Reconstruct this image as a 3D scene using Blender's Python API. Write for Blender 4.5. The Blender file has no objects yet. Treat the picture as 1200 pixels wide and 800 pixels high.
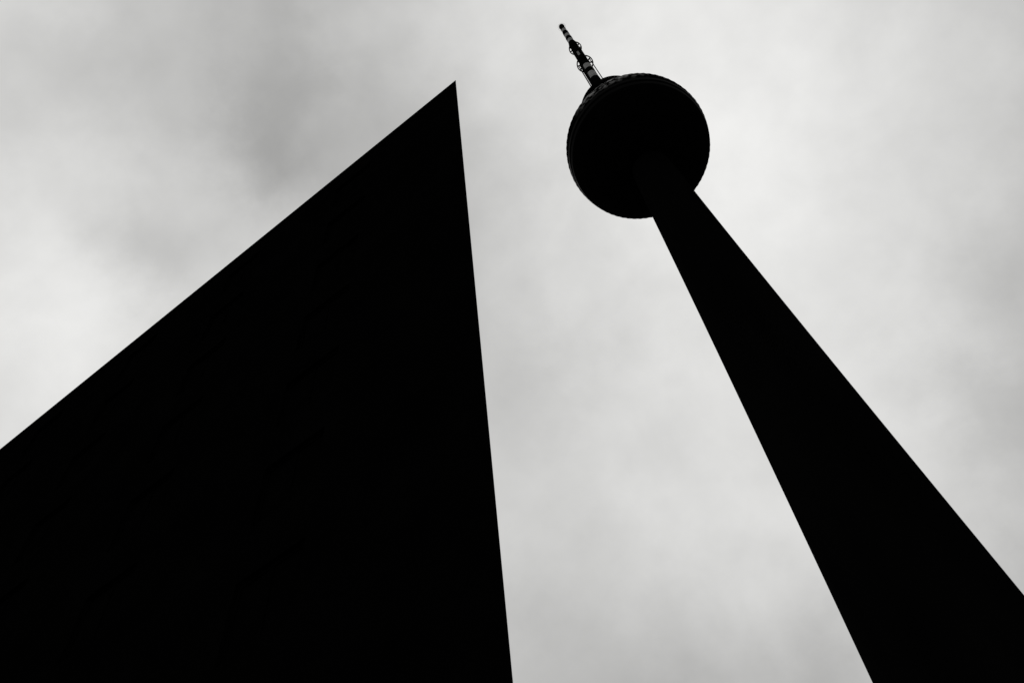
import bpy, bmesh, math, random
from mathutils import Matrix, Vector

S = bpy.context.scene
COL = S.collection
PI = math.pi

# ------------------------------------------------------------------ camera
cam_data = bpy.data.cameras.new('camera')
cam = bpy.data.objects.new('camera', cam_data)
COL.objects.link(cam)
right = Vector((0.82452, 0.56059, -0.07684))
up = Vector((0.51986, -0.69690, 0.49404))
fwd = Vector((-0.22341, 0.44730, 0.86603))
cam.matrix_world = Matrix(((right.x, up.x, -fwd.x, 0.0),
                           (right.y, up.y, -fwd.y, 0.0),
                           (right.z, up.z, -fwd.z, 1.7),
                           (0, 0, 0, 1)))
cam_data.sensor_width = 36.0
cam_data.lens = 32.163
cam_data.clip_start = 0.1
cam_data.clip_end = 20000.0
S.camera = cam

# ------------------------------------------------------------------ exposure
S.view_settings.view_transform = 'Standard'
S.view_settings.look = 'None'
S.view_settings.exposure = 0.0
S.view_settings.gamma = 1.0
S.view_settings.use_curve_mapping = False

# ------------------------------------------------------------------ overcast sky
SUN_EL, SUN_AZ = math.radians(57), math.radians(26)      # behind the cloud, beyond the tower
CLOUDS = [(-0.416,-0.148,0.897,72.4,0.2015),
          (-0.517,-0.042,0.855,65.9,0.1124),
          (-0.610,0.070,0.789,64.2,0.2072),
          (-0.688,0.182,0.702,67.2,0.2126),
          (-0.746,0.285,0.602,75.2,0.1720),
          (-0.310,-0.066,0.948,60.0,0.2879),
          (-0.415,0.051,0.909,53.4,0.0405),
          (-0.514,0.175,0.840,51.7,0.2607),
          (-0.599,0.294,0.745,54.6,0.0331),
          (-0.663,0.399,0.633,62.5,0.2162),
          (-0.183,0.028,0.983,53.0,-0.0709),
          (-0.287,0.156,0.945,46.4,0.0663),
          (-0.391,0.289,0.874,44.7,0.2352),
          (-0.481,0.414,0.773,47.6,-0.1578),
          (-0.552,0.519,0.653,55.4,0.2166),
          (-0.041,0.127,0.991,50.9,0.3822),
          (-0.141,0.265,0.954,44.3,-0.1366),
          (-0.243,0.404,0.882,42.6,0.0465),
          (-0.338,0.530,0.778,45.5,0.2601),
          (-0.417,0.632,0.654,53.3,0.1116),
          (0.104,0.224,0.969,53.5,0.2230),
          (0.013,0.366,0.931,46.9,0.2365),
          (-0.085,0.506,0.859,45.1,0.2482),
          (-0.181,0.630,0.756,48.1,0.0057),
          (-0.266,0.726,0.634,56.1,0.1086),
          (0.239,0.311,0.920,61.0,0.2281),
          (0.159,0.450,0.879,54.3,0.0107),
          (0.068,0.585,0.808,52.6,0.1749),
          (-0.026,0.703,0.710,55.7,0.1967),
          (-0.114,0.794,0.597,63.8,0.1939),
          (0.356,0.381,0.853,74.0,0.1216),
          (0.285,0.514,0.809,67.4,0.1786),
          (0.203,0.641,0.741,65.8,0.1401),
          (0.114,0.751,0.651,69.0,0.1173),
          (0.026,0.836,0.548,77.3,0.0957),
          (-0.240,0.084,0.967,387.6,0.1009),
          (-0.300,0.131,0.945,370.5,-0.1403),
          (-0.256,0.186,0.949,351.8,0.0024),
          (-0.264,0.036,0.964,410.3,-0.0376),
          (-0.181,0.148,0.972,366.0,-0.0390),
          (-0.463,0.139,0.875,571.5,-0.1403),
          (-0.519,0.138,0.844,305.0,0.0378),
          (-0.375,-0.011,0.927,448.6,-0.1208),
          (-0.448,-0.034,0.894,484.5,-0.0600),
          (-0.244,0.491,0.836,383.7,-0.0760),
          (-0.255,0.622,0.740,349.0,-0.0096),
          (-0.341,0.657,0.673,376.6,-0.0315),
          (0.238,0.601,0.763,483.3,-0.0719),
          (0.164,0.692,0.703,478.0,-0.1002),
          (-0.118,0.793,0.598,333.9,-0.1025),
          (-0.266,0.726,0.634,297.1,-0.0242),
          (-0.139,0.333,0.933,241.7,0.0372),
          (0.078,0.437,0.896,208.0,0.1008),
          (0.088,0.673,0.735,423.8,-0.0016),
          (-0.367,0.097,0.925,564.7,-0.0488),
          (-0.233,0.089,0.968,689.5,-0.1474),
          (-0.283,0.123,0.951,665.8,-0.0422),
          (-0.345,0.147,0.927,659.2,-0.0868),
          (-0.328,0.087,0.941,697.0,0.0765),
          (-0.266,0.157,0.951,644.0,0.0625),
          (-0.192,0.119,0.974,670.9,0.0802),
          (-0.344,0.033,0.938,747.3,-0.0355),
          (-0.497,0.065,0.866,637.6,-0.0025),
          (-0.124,0.250,0.960,613.4,0.0185),
          (-0.182,0.375,0.909,573.3,0.0117),
          (-0.468,0.165,0.868,693.7,-0.0909),
          (-0.099,0.156,0.983,373.4,0.0504),
          (-0.161,0.659,0.734,265.9,0.0651)]
SKY_BASE = 0.18

world = bpy.data.worlds.new('World')
S.world = world
world.use_nodes = True
nt = world.node_tree
nt.nodes.clear()
N = nt.nodes.new
L = nt.links.new


def math_node(op, a, b=None, c=None, tree=None):
    n = (tree or nt).nodes.new('ShaderNodeMath')
    n.operation = op
    for i, v in enumerate((a, b, c)):
        if v is None:
            continue
        if isinstance(v, (int, float)):
            n.inputs[i].default_value = v
        else:
            (tree or nt).links.new(v, n.inputs[i])
    return n.outputs[0]


tc = N('ShaderNodeTexCoord')
# soft warp of the sky direction, so cloud borders wander
wn = N('ShaderNodeTexNoise'); wn.inputs['Scale'].default_value = 9.0
wn.inputs['Detail'].default_value = 8.0; wn.inputs['Roughness'].default_value = 0.6
L(tc.outputs['Generated'], wn.inputs['Vector'])
sub = N('ShaderNodeVectorMath'); sub.operation = 'SUBTRACT'
L(wn.outputs['Color'], sub.inputs[0]); sub.inputs[1].default_value = (.5, .5, .5)
scl = N('ShaderNodeVectorMath'); scl.operation = 'SCALE'
L(sub.outputs[0], scl.inputs[0]); scl.inputs['Scale'].default_value = 0.13
addv = N('ShaderNodeVectorMath'); addv.operation = 'ADD'
L(tc.outputs['Generated'], addv.inputs[0]); L(scl.outputs[0], addv.inputs[1])
nrm = N('ShaderNodeVectorMath'); nrm.operation = 'NORMALIZE'
L(addv.outputs[0], nrm.inputs[0])
acc = None
for cx, cy, cz, kk, amp in CLOUDS:                      # cloud masses: world direction, tightness, brightness
    d = N('ShaderNodeVectorMath'); d.operation = 'DOT_PRODUCT'
    L(nrm.outputs[0], d.inputs[0]); d.inputs[1].default_value = (cx, cy, cz)
    e = math_node('EXPONENT', math_node('MULTIPLY_ADD', d.outputs['Value'], kk, -kk))
    acc = math_node('MULTIPLY_ADD', e, amp, SKY_BASE if acc is None else acc)
# fine billows and wisps
f1 = N('ShaderNodeTexNoise'); f1.inputs['Scale'].default_value = 11.0
f1.inputs['Detail'].default_value = 7.0; f1.inputs['Roughness'].default_value = 0.5
f1.inputs['Distortion'].default_value = 0.6
L(tc.outputs['Generated'], f1.inputs['Vector'])
f2 = N('ShaderNodeTexNoise'); f2.inputs['Scale'].default_value = 19.0
f2.inputs['Detail'].default_value = 8.0; f2.inputs['Roughness'].default_value = 0.5
L(tc.outputs['Generated'], f2.inputs['Vector'])
m = math_node('MULTIPLY_ADD', f1.outputs['Fac'], 0.18, 0.91)
m = math_node('ADD', m, math_node('MULTIPLY_ADD', f2.outputs['Fac'], 0.17, -0.085))
cloud = math_node('MULTIPLY', acc, m)
cloud = math_node('MAXIMUM', cloud, 0.02)
STRENGTH = 0.1
cloud = math_node('MULTIPLY', cloud, 0.97 / STRENGTH)
tint = N('ShaderNodeVectorMath'); tint.operation = 'SCALE'
tint.inputs[0].default_value = (1.003, 1.0, 0.985)
L(cloud, tint.inputs['Scale'])
sky = N('ShaderNodeTexSky'); sky.sky_type = 'NISHITA'; sky.sun_disc = False
sky.sun_elevation = SUN_EL; sky.sun_rotation = SUN_AZ
bw = N('ShaderNodeRGBToBW'); L(sky.outputs[0], bw.inputs[0])
thin = N('ShaderNodeVectorMath'); thin.operation = 'SCALE'
thin.inputs[0].default_value = (0.03, 0.03, 0.03)        # what little of the clear sky comes through
L(bw.outputs[0], thin.inputs['Scale'])
tot = N('ShaderNodeVectorMath'); tot.operation = 'ADD'
L(tint.outputs[0], tot.inputs[0]); L(thin.outputs[0], tot.inputs[1])
bg = N('ShaderNodeBackground'); bg.inputs['Strength'].default_value = STRENGTH
L(tot.outputs[0], bg.inputs['Color'])
wo = N('ShaderNodeOutputWorld'); L(bg.outputs[0], wo.inputs['Surface'])

# ------------------------------------------------------------------ veiled sun
sun_data = bpy.data.lights.new('sun', 'SUN')
sun_data.energy = 0.5
sun_data.angle = math.radians(14)
sun_data.color = (1.0, 0.985, 0.96)
sun = bpy.data.objects.new('sun', sun_data)
COL.objects.link(sun)
to_sun = Vector((math.sin(SUN_AZ) * math.cos(SUN_EL), math.cos(SUN_AZ) * math.cos(SUN_EL), math.sin(SUN_EL)))
sun.rotation_euler = to_sun.to_track_quat('Z', 'Y').to_euler()
sun.location = (0, 0, 400)
S.cycles.caustics_reflective = False
S.cycles.caustics_refractive = False


# ------------------------------------------------------------------ helpers
def material(name, lo, hi, scale=1.0, rough=0.9, spec=0.1, metallic=0.0, bump=0.0, stretch=(1, 1, 1)):
    """grey procedural surface: colour wanders between lo and hi, faint bump"""
    m = bpy.data.materials.new(name)
    m.use_nodes = True
    t = m.node_tree
    b = t.nodes['Principled BSDF']
    co = t.nodes.new('ShaderNodeTexCoord')
    mp = t.nodes.new('ShaderNodeMapping'); mp.inputs['Scale'].default_value = stretch
    t.links.new(co.outputs['Object'], mp.inputs['Vector'])
    n = t.nodes.new('ShaderNodeTexNoise')
    n.inputs['Scale'].default_value = scale; n.inputs['Detail'].default_value = 6
    t.links.new(mp.outputs[0], n.inputs['Vector'])
    r = t.nodes.new('ShaderNodeValToRGB')
    r.color_ramp.elements[0].position = .3; r.color_ramp.elements[1].position = .7
    r.color_ramp.elements[0].color = (lo, lo, lo * .99, 1)
    r.color_ramp.elements[1].color = (hi, hi, hi * .99, 1)
    t.links.new(n.outputs['Fac'], r.inputs['Fac'])
    t.links.new(r.outputs['Color'], b.inputs['Base Color'])
    b.inputs['Roughness'].default_value = rough
    b.inputs['Specular IOR Level'].default_value = spec
    b.inputs['Metallic'].default_value = metallic
    if bump:
        bp = t.nodes.new('ShaderNodeBump'); bp.inputs['Strength'].default_value = bump
        t.links.new(n.outputs['Fac'], bp.inputs['Height'])
        t.links.new(bp.outputs[0], b.inputs['Normal'])
    return m


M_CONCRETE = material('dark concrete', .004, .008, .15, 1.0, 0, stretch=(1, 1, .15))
M_STEEL = material('dark faceted steel', .003, .006, .4, .6, 0)
_t = M_STEEL.node_tree                                # sky glints painted into the colour on the upper camera-side rim
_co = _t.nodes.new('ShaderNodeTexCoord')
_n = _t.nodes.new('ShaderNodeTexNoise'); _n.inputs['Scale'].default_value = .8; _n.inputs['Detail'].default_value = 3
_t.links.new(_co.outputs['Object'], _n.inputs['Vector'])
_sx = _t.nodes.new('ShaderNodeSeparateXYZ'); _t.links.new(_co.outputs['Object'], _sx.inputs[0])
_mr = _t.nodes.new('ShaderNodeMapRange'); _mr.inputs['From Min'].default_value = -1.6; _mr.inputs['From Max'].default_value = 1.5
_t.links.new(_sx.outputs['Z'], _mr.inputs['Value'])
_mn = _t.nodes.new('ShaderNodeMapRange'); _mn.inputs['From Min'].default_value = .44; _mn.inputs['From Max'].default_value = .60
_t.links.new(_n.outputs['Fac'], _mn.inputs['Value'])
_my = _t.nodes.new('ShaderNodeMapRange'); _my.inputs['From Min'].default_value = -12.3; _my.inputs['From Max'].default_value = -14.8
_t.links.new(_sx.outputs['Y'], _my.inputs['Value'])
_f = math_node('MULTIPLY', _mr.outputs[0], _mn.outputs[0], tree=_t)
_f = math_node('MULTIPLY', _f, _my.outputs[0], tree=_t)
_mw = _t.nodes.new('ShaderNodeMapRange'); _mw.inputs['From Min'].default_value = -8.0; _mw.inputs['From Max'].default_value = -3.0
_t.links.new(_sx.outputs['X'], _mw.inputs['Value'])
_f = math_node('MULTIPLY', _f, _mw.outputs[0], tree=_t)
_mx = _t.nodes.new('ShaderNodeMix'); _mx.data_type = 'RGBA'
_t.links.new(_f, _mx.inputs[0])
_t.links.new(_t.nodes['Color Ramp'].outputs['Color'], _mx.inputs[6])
_mx.inputs[7].default_value = (.8, .8, .79, 1)        # pale tone of the painted glints
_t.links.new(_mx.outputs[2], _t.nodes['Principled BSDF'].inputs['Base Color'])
M_GLASS = material('dark window glass', .003, .005, 1.0, .12, .05)
M_FRAME = material('black window frame', .003, .005, 2.0, 1.0, 0)
M_BLACK = material('black mast paint', .006, .012, 1.0, .8, .0)
M_WHITE = material('white mast paint', .42, .88, .9, .6, .3)
M_RAIL = material('grey mast steel', .03, .05, 2.0, .6, .2)
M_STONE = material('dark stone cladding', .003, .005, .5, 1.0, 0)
M_ROOF = material('dark roof metal', .008, .014, 1.0, .8, .05)
M_PANE = material('unlit window pane', .003, .005, .7, 1.0, 0)
M_PAVE = material('grey paving', .05, .08, .6, .9, .2, bump=.2)


def link(name, bm, mat, parent=None, smooth=False):
    me = bpy.data.meshes.new(name)
    bmesh.ops.recalc_face_normals(bm, faces=bm.faces[:])
    bm.to_mesh(me); bm.free()
    for mt in (mat if isinstance(mat, (list, tuple)) else [mat]):
        me.materials.append(mt)
    if smooth:
        for p in me.polygons:
            p.use_smooth = True
    o = bpy.data.objects.new(name, me)
    COL.objects.link(o)
    if parent:
        o.parent = parent
    return o


def thing(name, loc, label, cat):
    o = bpy.data.objects.new(name, None)
    o.location = loc
    COL.objects.link(o)
    o['label'] = label
    o['category'] = cat
    return o


def lathe(bm, prof, n=96, mats=None, close=True):
    rings = [[bm.verts.new((r * math.cos(2 * PI * i / n), r * math.sin(2 * PI * i / n), z)) for i in range(n)]
             for r, z in prof]
    for k in range(len(prof) - 1):
        for i in range(n):
            f = bm.faces.new((rings[k][i], rings[k][(i + 1) % n], rings[k + 1][(i + 1) % n], rings[k + 1][i]))
            if mats:
                f.material_index = mats[k]
    if close:
        for rg, k in ((rings[0], 0), (rings[-1], -1)):
            f = bm.faces.new(rg)
            if mats:
                f.material_index = mats[k]


def rod(bm, a, b, r, n=8):
    a, b = Vector(a), Vector(b)
    q = (b - a).to_track_quat('Z', 'Y')
    ra, rb = [], []
    for i in range(n):
        v = q @ Vector((r * math.cos(2 * PI * i / n), r * math.sin(2 * PI * i / n), 0))
        ra.append(bm.verts.new(a + v)); rb.append(bm.verts.new(b + v))
    for i in range(n):
        bm.faces.new((ra[i], ra[(i + 1) % n], rb[(i + 1) % n], rb[i]))
    bm.faces.new(ra); bm.faces.new(rb)


def torus(bm, R, r, z, n=48, m=8):
    rings = []
    for i in range(n):
        a = 2 * PI * i / n
        rings.append([bm.verts.new(((R + r * math.cos(2 * PI * j / m)) * math.cos(a),
                                    (R + r * math.cos(2 * PI * j / m)) * math.sin(a),
                                    z + r * math.sin(2 * PI * j / m))) for j in range(m)])
    for i in range(n):
        for j in range(m):
            bm.faces.new((rings[i][j], rings[(i + 1) % n][j], rings[(i + 1) % n][(j + 1) % m], rings[i][(j + 1) % m]))


def box(bm, x0, x1, y0, y1, z0, z1):
    v = [bm.verts.new((x, y, z)) for z in (z0, z1) for x, y in ((x0, y0), (x1, y0), (x1, y1), (x0, y1))]
    for q in ((0, 1, 2, 3), (4, 5, 6, 7), (0, 1, 5, 4), (1, 2, 6, 5), (2, 3, 7, 6), (3, 0, 4, 7)):
        bm.faces.new([v[i] for i in q])


# ------------------------------------------------------------------ ground
bm = bmesh.new()
G = 8000
NN = 16
vs = [[bm.verts.new((-G + 2 * G * i / NN, -G + 2 * G * j / NN, 0)) for j in range(NN + 1)] for i in range(NN + 1)]
for i in range(NN):
    for j in range(NN):
        bm.faces.new((vs[i][j], vs[i + 1][j], vs[i + 1][j + 1], vs[i][j + 1]))
gr = link('ground', bm, M_PAVE)
gr['kind'] = 'structure'

# ------------------------------------------------------------------ television tower
TX, TY = 0.0, 77.726
tower = thing('tv_tower', (TX, TY, 0),
              'tall black television tower with a ball and striped mast, tapering up from the lower right', 'tower')

# shaft: slender tapering concrete column with a flared foot
def shaft_r(z):
    # smooth curve through the three measured radii
    z0, z1, z2 = 30., 110., 195.
    r0, r1, r2 = 8.551, 6.0245, 3.935
    r = (r0 * (z - z1) * (z - z2) / ((z0 - z1) * (z0 - z2)) + r1 * (z - z0) * (z - z2) / ((z1 - z0) * (z1 - z2))
         + r2 * (z - z0) * (z - z1) / ((z2 - z0) * (z2 - z1)))
    if z < 26:
        r += 6.5 * ((26 - z) / 26) ** 2.2
    return r
prof = [(shaft_r(z), z) for z in [0, 2, 4, 6, 9, 12, 16, 20, 26]]
z = 30.
while z < 188:
    prof.append((shaft_r(z), z))
    z += 4.0
prof.append((shaft_r(190), 190))
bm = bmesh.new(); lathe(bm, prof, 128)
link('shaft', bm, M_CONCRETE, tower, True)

# ball: steel facets, each a shallow pyramid, with two recessed window bands below the equator
SC, SR = 200.02, 16.02
BANDS = ((-9.0, -5.2), (-16.0, -12.2))
def ball_pt(lat, lon, r=SR):
    return (r * math.cos(lat) * math.cos(lon), r * math.cos(lat) * math.sin(lon), r * math.sin(lat))
bm = bmesh.new()
lats = [-74, -66, -58, -50, -42, -34.5, -27, -21.5, -16.0, -12.2, -9.0, -5.2, -0.6, 4.4, 9.6, 14.8, 20.6, 26.4, 32.2, 38, 44, 50, 57, 64, 72]
NL = 72
for k in range(len(lats) - 1):
    a, b = math.radians(lats[k]), math.radians(lats[k + 1])
    band = (lats[k], lats[k + 1]) in BANDS
    n = NL
    for i in range(n):
        l0, l1 = 2 * PI * i / n, 2 * PI * (i + 1) / n
        rr = SR - .40 if band else SR
        c = [bm.verts.new(ball_pt(la, lo, rr)) for la, lo in ((a, l0), (a, l1), (b, l1), (b, l0))]
        flat = band or lats[k] in (-12.2,)
        if flat:
            bm.faces.new(c)
        else:
            apex = bm.verts.new(ball_pt((a + b) / 2, (l0 + l1) / 2, SR + .08))
            for j in range(4):
                bm.faces.new((c[j], c[(j + 1) % 4], apex))
        if band:                                            # reveal above and below the glass
            for la in (a, b):
                q = [bm.verts.new(ball_pt(la, lo, r)) for lo, r in ((l0, SR), (l1, SR), (l1, rr), (l0, rr))]
                bm.faces.new(q)
n = NL
for la in (lats[0], lats[-1]):
    a = math.radians(la)
    bm.faces.new([bm.verts.new(ball_pt(a, 2 * PI * i / n)) for i in range(n)])
bmesh.ops.remove_doubles(bm, verts=bm.verts[:], dist=.002)
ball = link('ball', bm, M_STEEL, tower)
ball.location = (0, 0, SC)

for lo, hi in BANDS:
    bm = bmesh.new()
    a, b = math.radians(lo + .25), math.radians(hi - .25)
    n = 72
    lathe(bm, [((SR - .20) * math.cos(a), (SR - .20) * math.sin(a)),
               ((SR - .01) * math.cos(b), (SR - .01) * math.sin(b)), ((SR - .36) * math.cos(b), (SR - .36) * math.sin(b)),
               ((SR - .36) * math.cos(a), (SR - .36) * math.sin(a))], n, close=False)
    wb = link('window_band', bm, M_GLASS, ball)
    wb['label'] = 'dark glazed window band round the ball'

# drum and deck above the ball
bm = bmesh.new()
lathe(bm, [(5.6, 0), (5.6, 9.5), (5.9, 10.4), (8.0, 12.6), (8.45, 13.2), (8.45, 14.9), (8.2, 15.3), (7.8, 15.3), (7.7, 15.1), (3.4, 16.6), (3.2, 19.5), (2.5, 20.2)], 96)
deck = link('mast_base', bm, M_CONCRETE, tower)
deck.location = (0, 0, 216.5)

# striped mast
mast_prof = [  # z, radius, 0 black 1 white for the stretch above
    (235.5, 1.42, 0), (261.3, 1.40, 1), (267.5, 1.39, 0), (272.0, 1.38, 1), (277.0, 1.35, 0),
    (288.3, 1.18, 1), (293.8, 1.15, 0), (310.5, 1.02, 1), (315.0, 1.0, 0), (319.0, .95, 1),
    (323.0, .93, 0), (328.0, .85, 1), (332.0, .83, 0), (338.0, .83, 0)]
prof, mats = [], []
for k, (zz, r, c) in enumerate(mast_prof[:-1]):
    zn = mast_prof[k + 1][0]
    ex = .05 if c == 0 else 0.0
    prof += [(r + ex, zz), (r + ex, zn)]
    mats += [c, 0]
bm = bmesh.new(); lathe(bm, prof, 40, mats)
mast = link('mast', bm, [M_BLACK, M_WHITE], tower)

# dark antenna panels bolted round the mast between and above the rings
def panel_mesh(r0, r1, half, z0, z1):
    bm = bmesh.new()
    n = 6
    loops = []
    for zz in (z0, z1):
        loops.append([bm.verts.new((r * math.cos(-half + 2 * half * i / n), r * math.sin(-half + 2 * half * i / n), zz))
                      for r, rng in ((r1, range(n + 1)), (r0, range(n, -1, -1))) for i in rng])
    m = len(loops[0])
    for i in range(m):
        bm.faces.new((loops[0][i], loops[0][(i + 1) % m], loops[1][(i + 1) % m], loops[1][i]))
    bm.faces.new(loops[0]); bm.faces.new(loops[1])
    return bm
# antenna rings: rim, spokes and hub round the mast
def ring_mesh(R, hub, spokes, tube, off):
    bm = bmesh.new()
    torus(bm, R, tube, 0); torus(bm, R, tube * .8, .55)
    torus(bm, hub + .12, .12, 0)
    for i in range(spokes):
        a = 2 * PI * (i + off) / spokes
        c, s = math.cos(a), math.sin(a)
        rod(bm, (hub * c, hub * s, 0), (R * c, R * s, 0), tube * 1.3)
        rod(bm, (R * c, R * s, 0), (R * c, R * s, .55), tube * .8)
    return bm
bm = panel_mesh(1.42, 1.72, math.radians(20), 236.0, 280.9)
o = link('cable_tray', bm, M_BLACK, mast)
o.rotation_euler = (0, 0, math.radians(-146))
bm = bmesh.new()
lathe(bm, [(.3, 337.2), (.8, 337.45), (1.0, 338.0), (.95, 338.6), (.6, 339.0), (.1, 339.2)], 24)
link('tip_cap', bm, M_BLACK, mast)
for zz, R, hub, sp in ((281.0, 2.40, 1.3, 10), (302.5, 1.95, 1.1, 9)):
    o = link('antenna_ring', ring_mesh(R, hub, sp, .17, .5), M_BLACK, mast)
    o.location = (0, 0, zz)
# rods of the cage from the deck up to the lower ring
bm = bmesh.new(); rod(bm, (0, 0, 0), (0, 0, 45.0), .13, 8)
rod0 = link('cage_rod', bm, M_BLACK, mast)
for i, deg in enumerate((-17, 13, 163, 193, 70, 110)):
    o = rod0 if i == 0 else rod0.copy()
    if i:
        COL.objects.link(o)
    a = math.radians(deg)
    o.location = (2.0 * math.cos(a), 2.0 * math.sin(a), 235.5)
for r0, r1, half, z0, z1 in ((1.2, 1.50, 28, 282.5, 298.5), (1.04, 1.36, 30, 299.5, 308.5)):
    p0 = link('antenna_panel', panel_mesh(r0, r1, math.radians(half), z0, z1), M_BLACK, mast)
    for i in range(4):
        o = p0 if i == 0 else p0.copy()
        if i:
            COL.objects.link(o)
        o.rotation_euler = (0, 0, math.radians(45 + 90 * i))
# faint wire ring round the tip
bm = bmesh.new()
torus(bm, 1.35, .025, 0, 32, 5)
for i in range(6):
    a = 2 * PI * i / 6
    rod(bm, (.6 * math.cos(a), .6 * math.sin(a), -.3), (1.35 * math.cos(a), 1.35 * math.sin(a), 0), .02, 5)
o = link('tip_ring', bm, M_RAIL, mast)
o.location = (0, 0, 337.5)

# ------------------------------------------------------------------ building with the sharp corner
BH = 40.0
k = BH - 1.7
CX, CY = -0.12432 * k, 0.21139 * k
ang = math.atan2(0.05550, -0.99846)                 # facade runs off to the left
bld = thing('building', (CX, CY, 0),
            'big black building with a knife sharp corner, filling the left of the view', 'building')
bld.rotation_euler = (0, 0, ang - PI)               # local -x runs along the facade, local +y into the depth
WL = 62.0
side = Vector((-0.56, 0.83)).normalized()           # the second wall, running back from the corner
ca, sa = math.cos(-(ang - PI)), math.sin(-(ang - PI))
sl = Vector((side.x * ca - side.y * sa, side.x * sa + side.y * ca))
DEP = 30.0
back = sl * (DEP / sl.y)
plan = [(0, 0), (back.x, back.y), (-WL, back.y), (-WL, 0)]
# windows: openings cut into the front wall as a grid
FL, WN, WW, WH, REC = 10, 9, 1.9, 2.1, .18
step = 6.2
xs = [0.0]
for i in range(WN):
    x = -4.5 - step * i
    xs += [x, x - WW]
xs.append(-WL)
zs = [0.0]
for j in range(FL):
    zb = 2.2 + 3.75 * j
    if zb + WH < BH - 1.2:
        zs += [zb, zb + WH]
zs.append(BH)
bm = bmesh.new()
for i in range(len(xs) - 1):
    for j in range(len(zs) - 1):
        x0, x1, z0, z1 = xs[i], xs[i + 1], zs[j], zs[j + 1]
        q = [(x0, z0), (x1, z0), (x1, z1), (x0, z1)]
        if i % 2 == 1 and j % 2 == 1:
            for e in range(4):                       # reveals
                (ax, az), (bx, bz) = q[e], q[(e + 1) % 4]
                bm.faces.new([bm.verts.new(p) for p in ((ax, 0, az), (bx, 0, bz), (bx, REC, bz), (ax, REC, az))])
            bm.faces.new([bm.verts.new((x, REC, z)) for x, z in q])
        else:
            bm.faces.new([bm.verts.new((x, 0, z)) for x, z in q])
for e in range(3):
    (ax, ay), (bx, by) = plan[e], plan[e + 1]
    bm.faces.new([bm.verts.new(p) for p in ((ax, ay, 0), (bx, by, 0), (bx, by, BH), (ax, ay, BH))])
for zz in (0, BH):
    bm.faces.new([bm.verts.new((x, y, zz)) for x, y in plan])
bmesh.ops.remove_doubles(bm, verts=bm.verts[:], dist=.001)
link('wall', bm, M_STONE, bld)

# flat roof set back behind the wall head
bm = bmesh.new()
cx = sum(p[0] for p in plan) / 4; cy = sum(p[1] for p in plan) / 4
inn = [(cx + (x - cx) * .93, cy + (y - cy) * .93) for x, y in plan]
lo_ = [bm.verts.new((x, y, BH + .004)) for x, y in inn]
hi_ = [bm.verts.new((cx + (x - cx) * .985, cy + (y - cy) * .985, BH + .25)) for x, y in inn]
bm.faces.new(hi_); bm.faces.new(lo_)
for e in range(4):
    bm.faces.new((lo_[e], lo_[(e + 1) % 4], hi_[(e + 1) % 4], hi_[e]))
link('roof', bm, M_ROOF, bld)

# windows: frame ring with cross bar, pane as a sub-part
bm = bmesh.new()
t = .09
g = .004
box(bm, g, WW - g, 0, .07, g, t); box(bm, g, WW - g, 0, .07, WH - t, WH - g)
box(bm, g, t, 0, .068, t, WH - t); box(bm, WW - t, WW - g, 0, .068, t, WH - t)
box(bm, WW / 2 - .04, WW / 2 + .04, 0, .066, t, WH - t)
w0 = link('window', bm, M_FRAME, bld)
bm = bmesh.new(); box(bm, t, WW - t, .03, .045, t, WH - t)
p0 = link('pane', bm, M_PANE, w0)
first = True
for i in range(WN):
    for j in range((len(zs) - 2) // 2):
        if first:
            w, first = w0, False
        else:
            w = w0.copy(); COL.objects.link(w); w.parent = bld
            p = p0.copy(); COL.objects.link(p); p.parent = w
        w.location = (xs[2 + 2 * i], REC - .085, zs[1 + 2 * j])
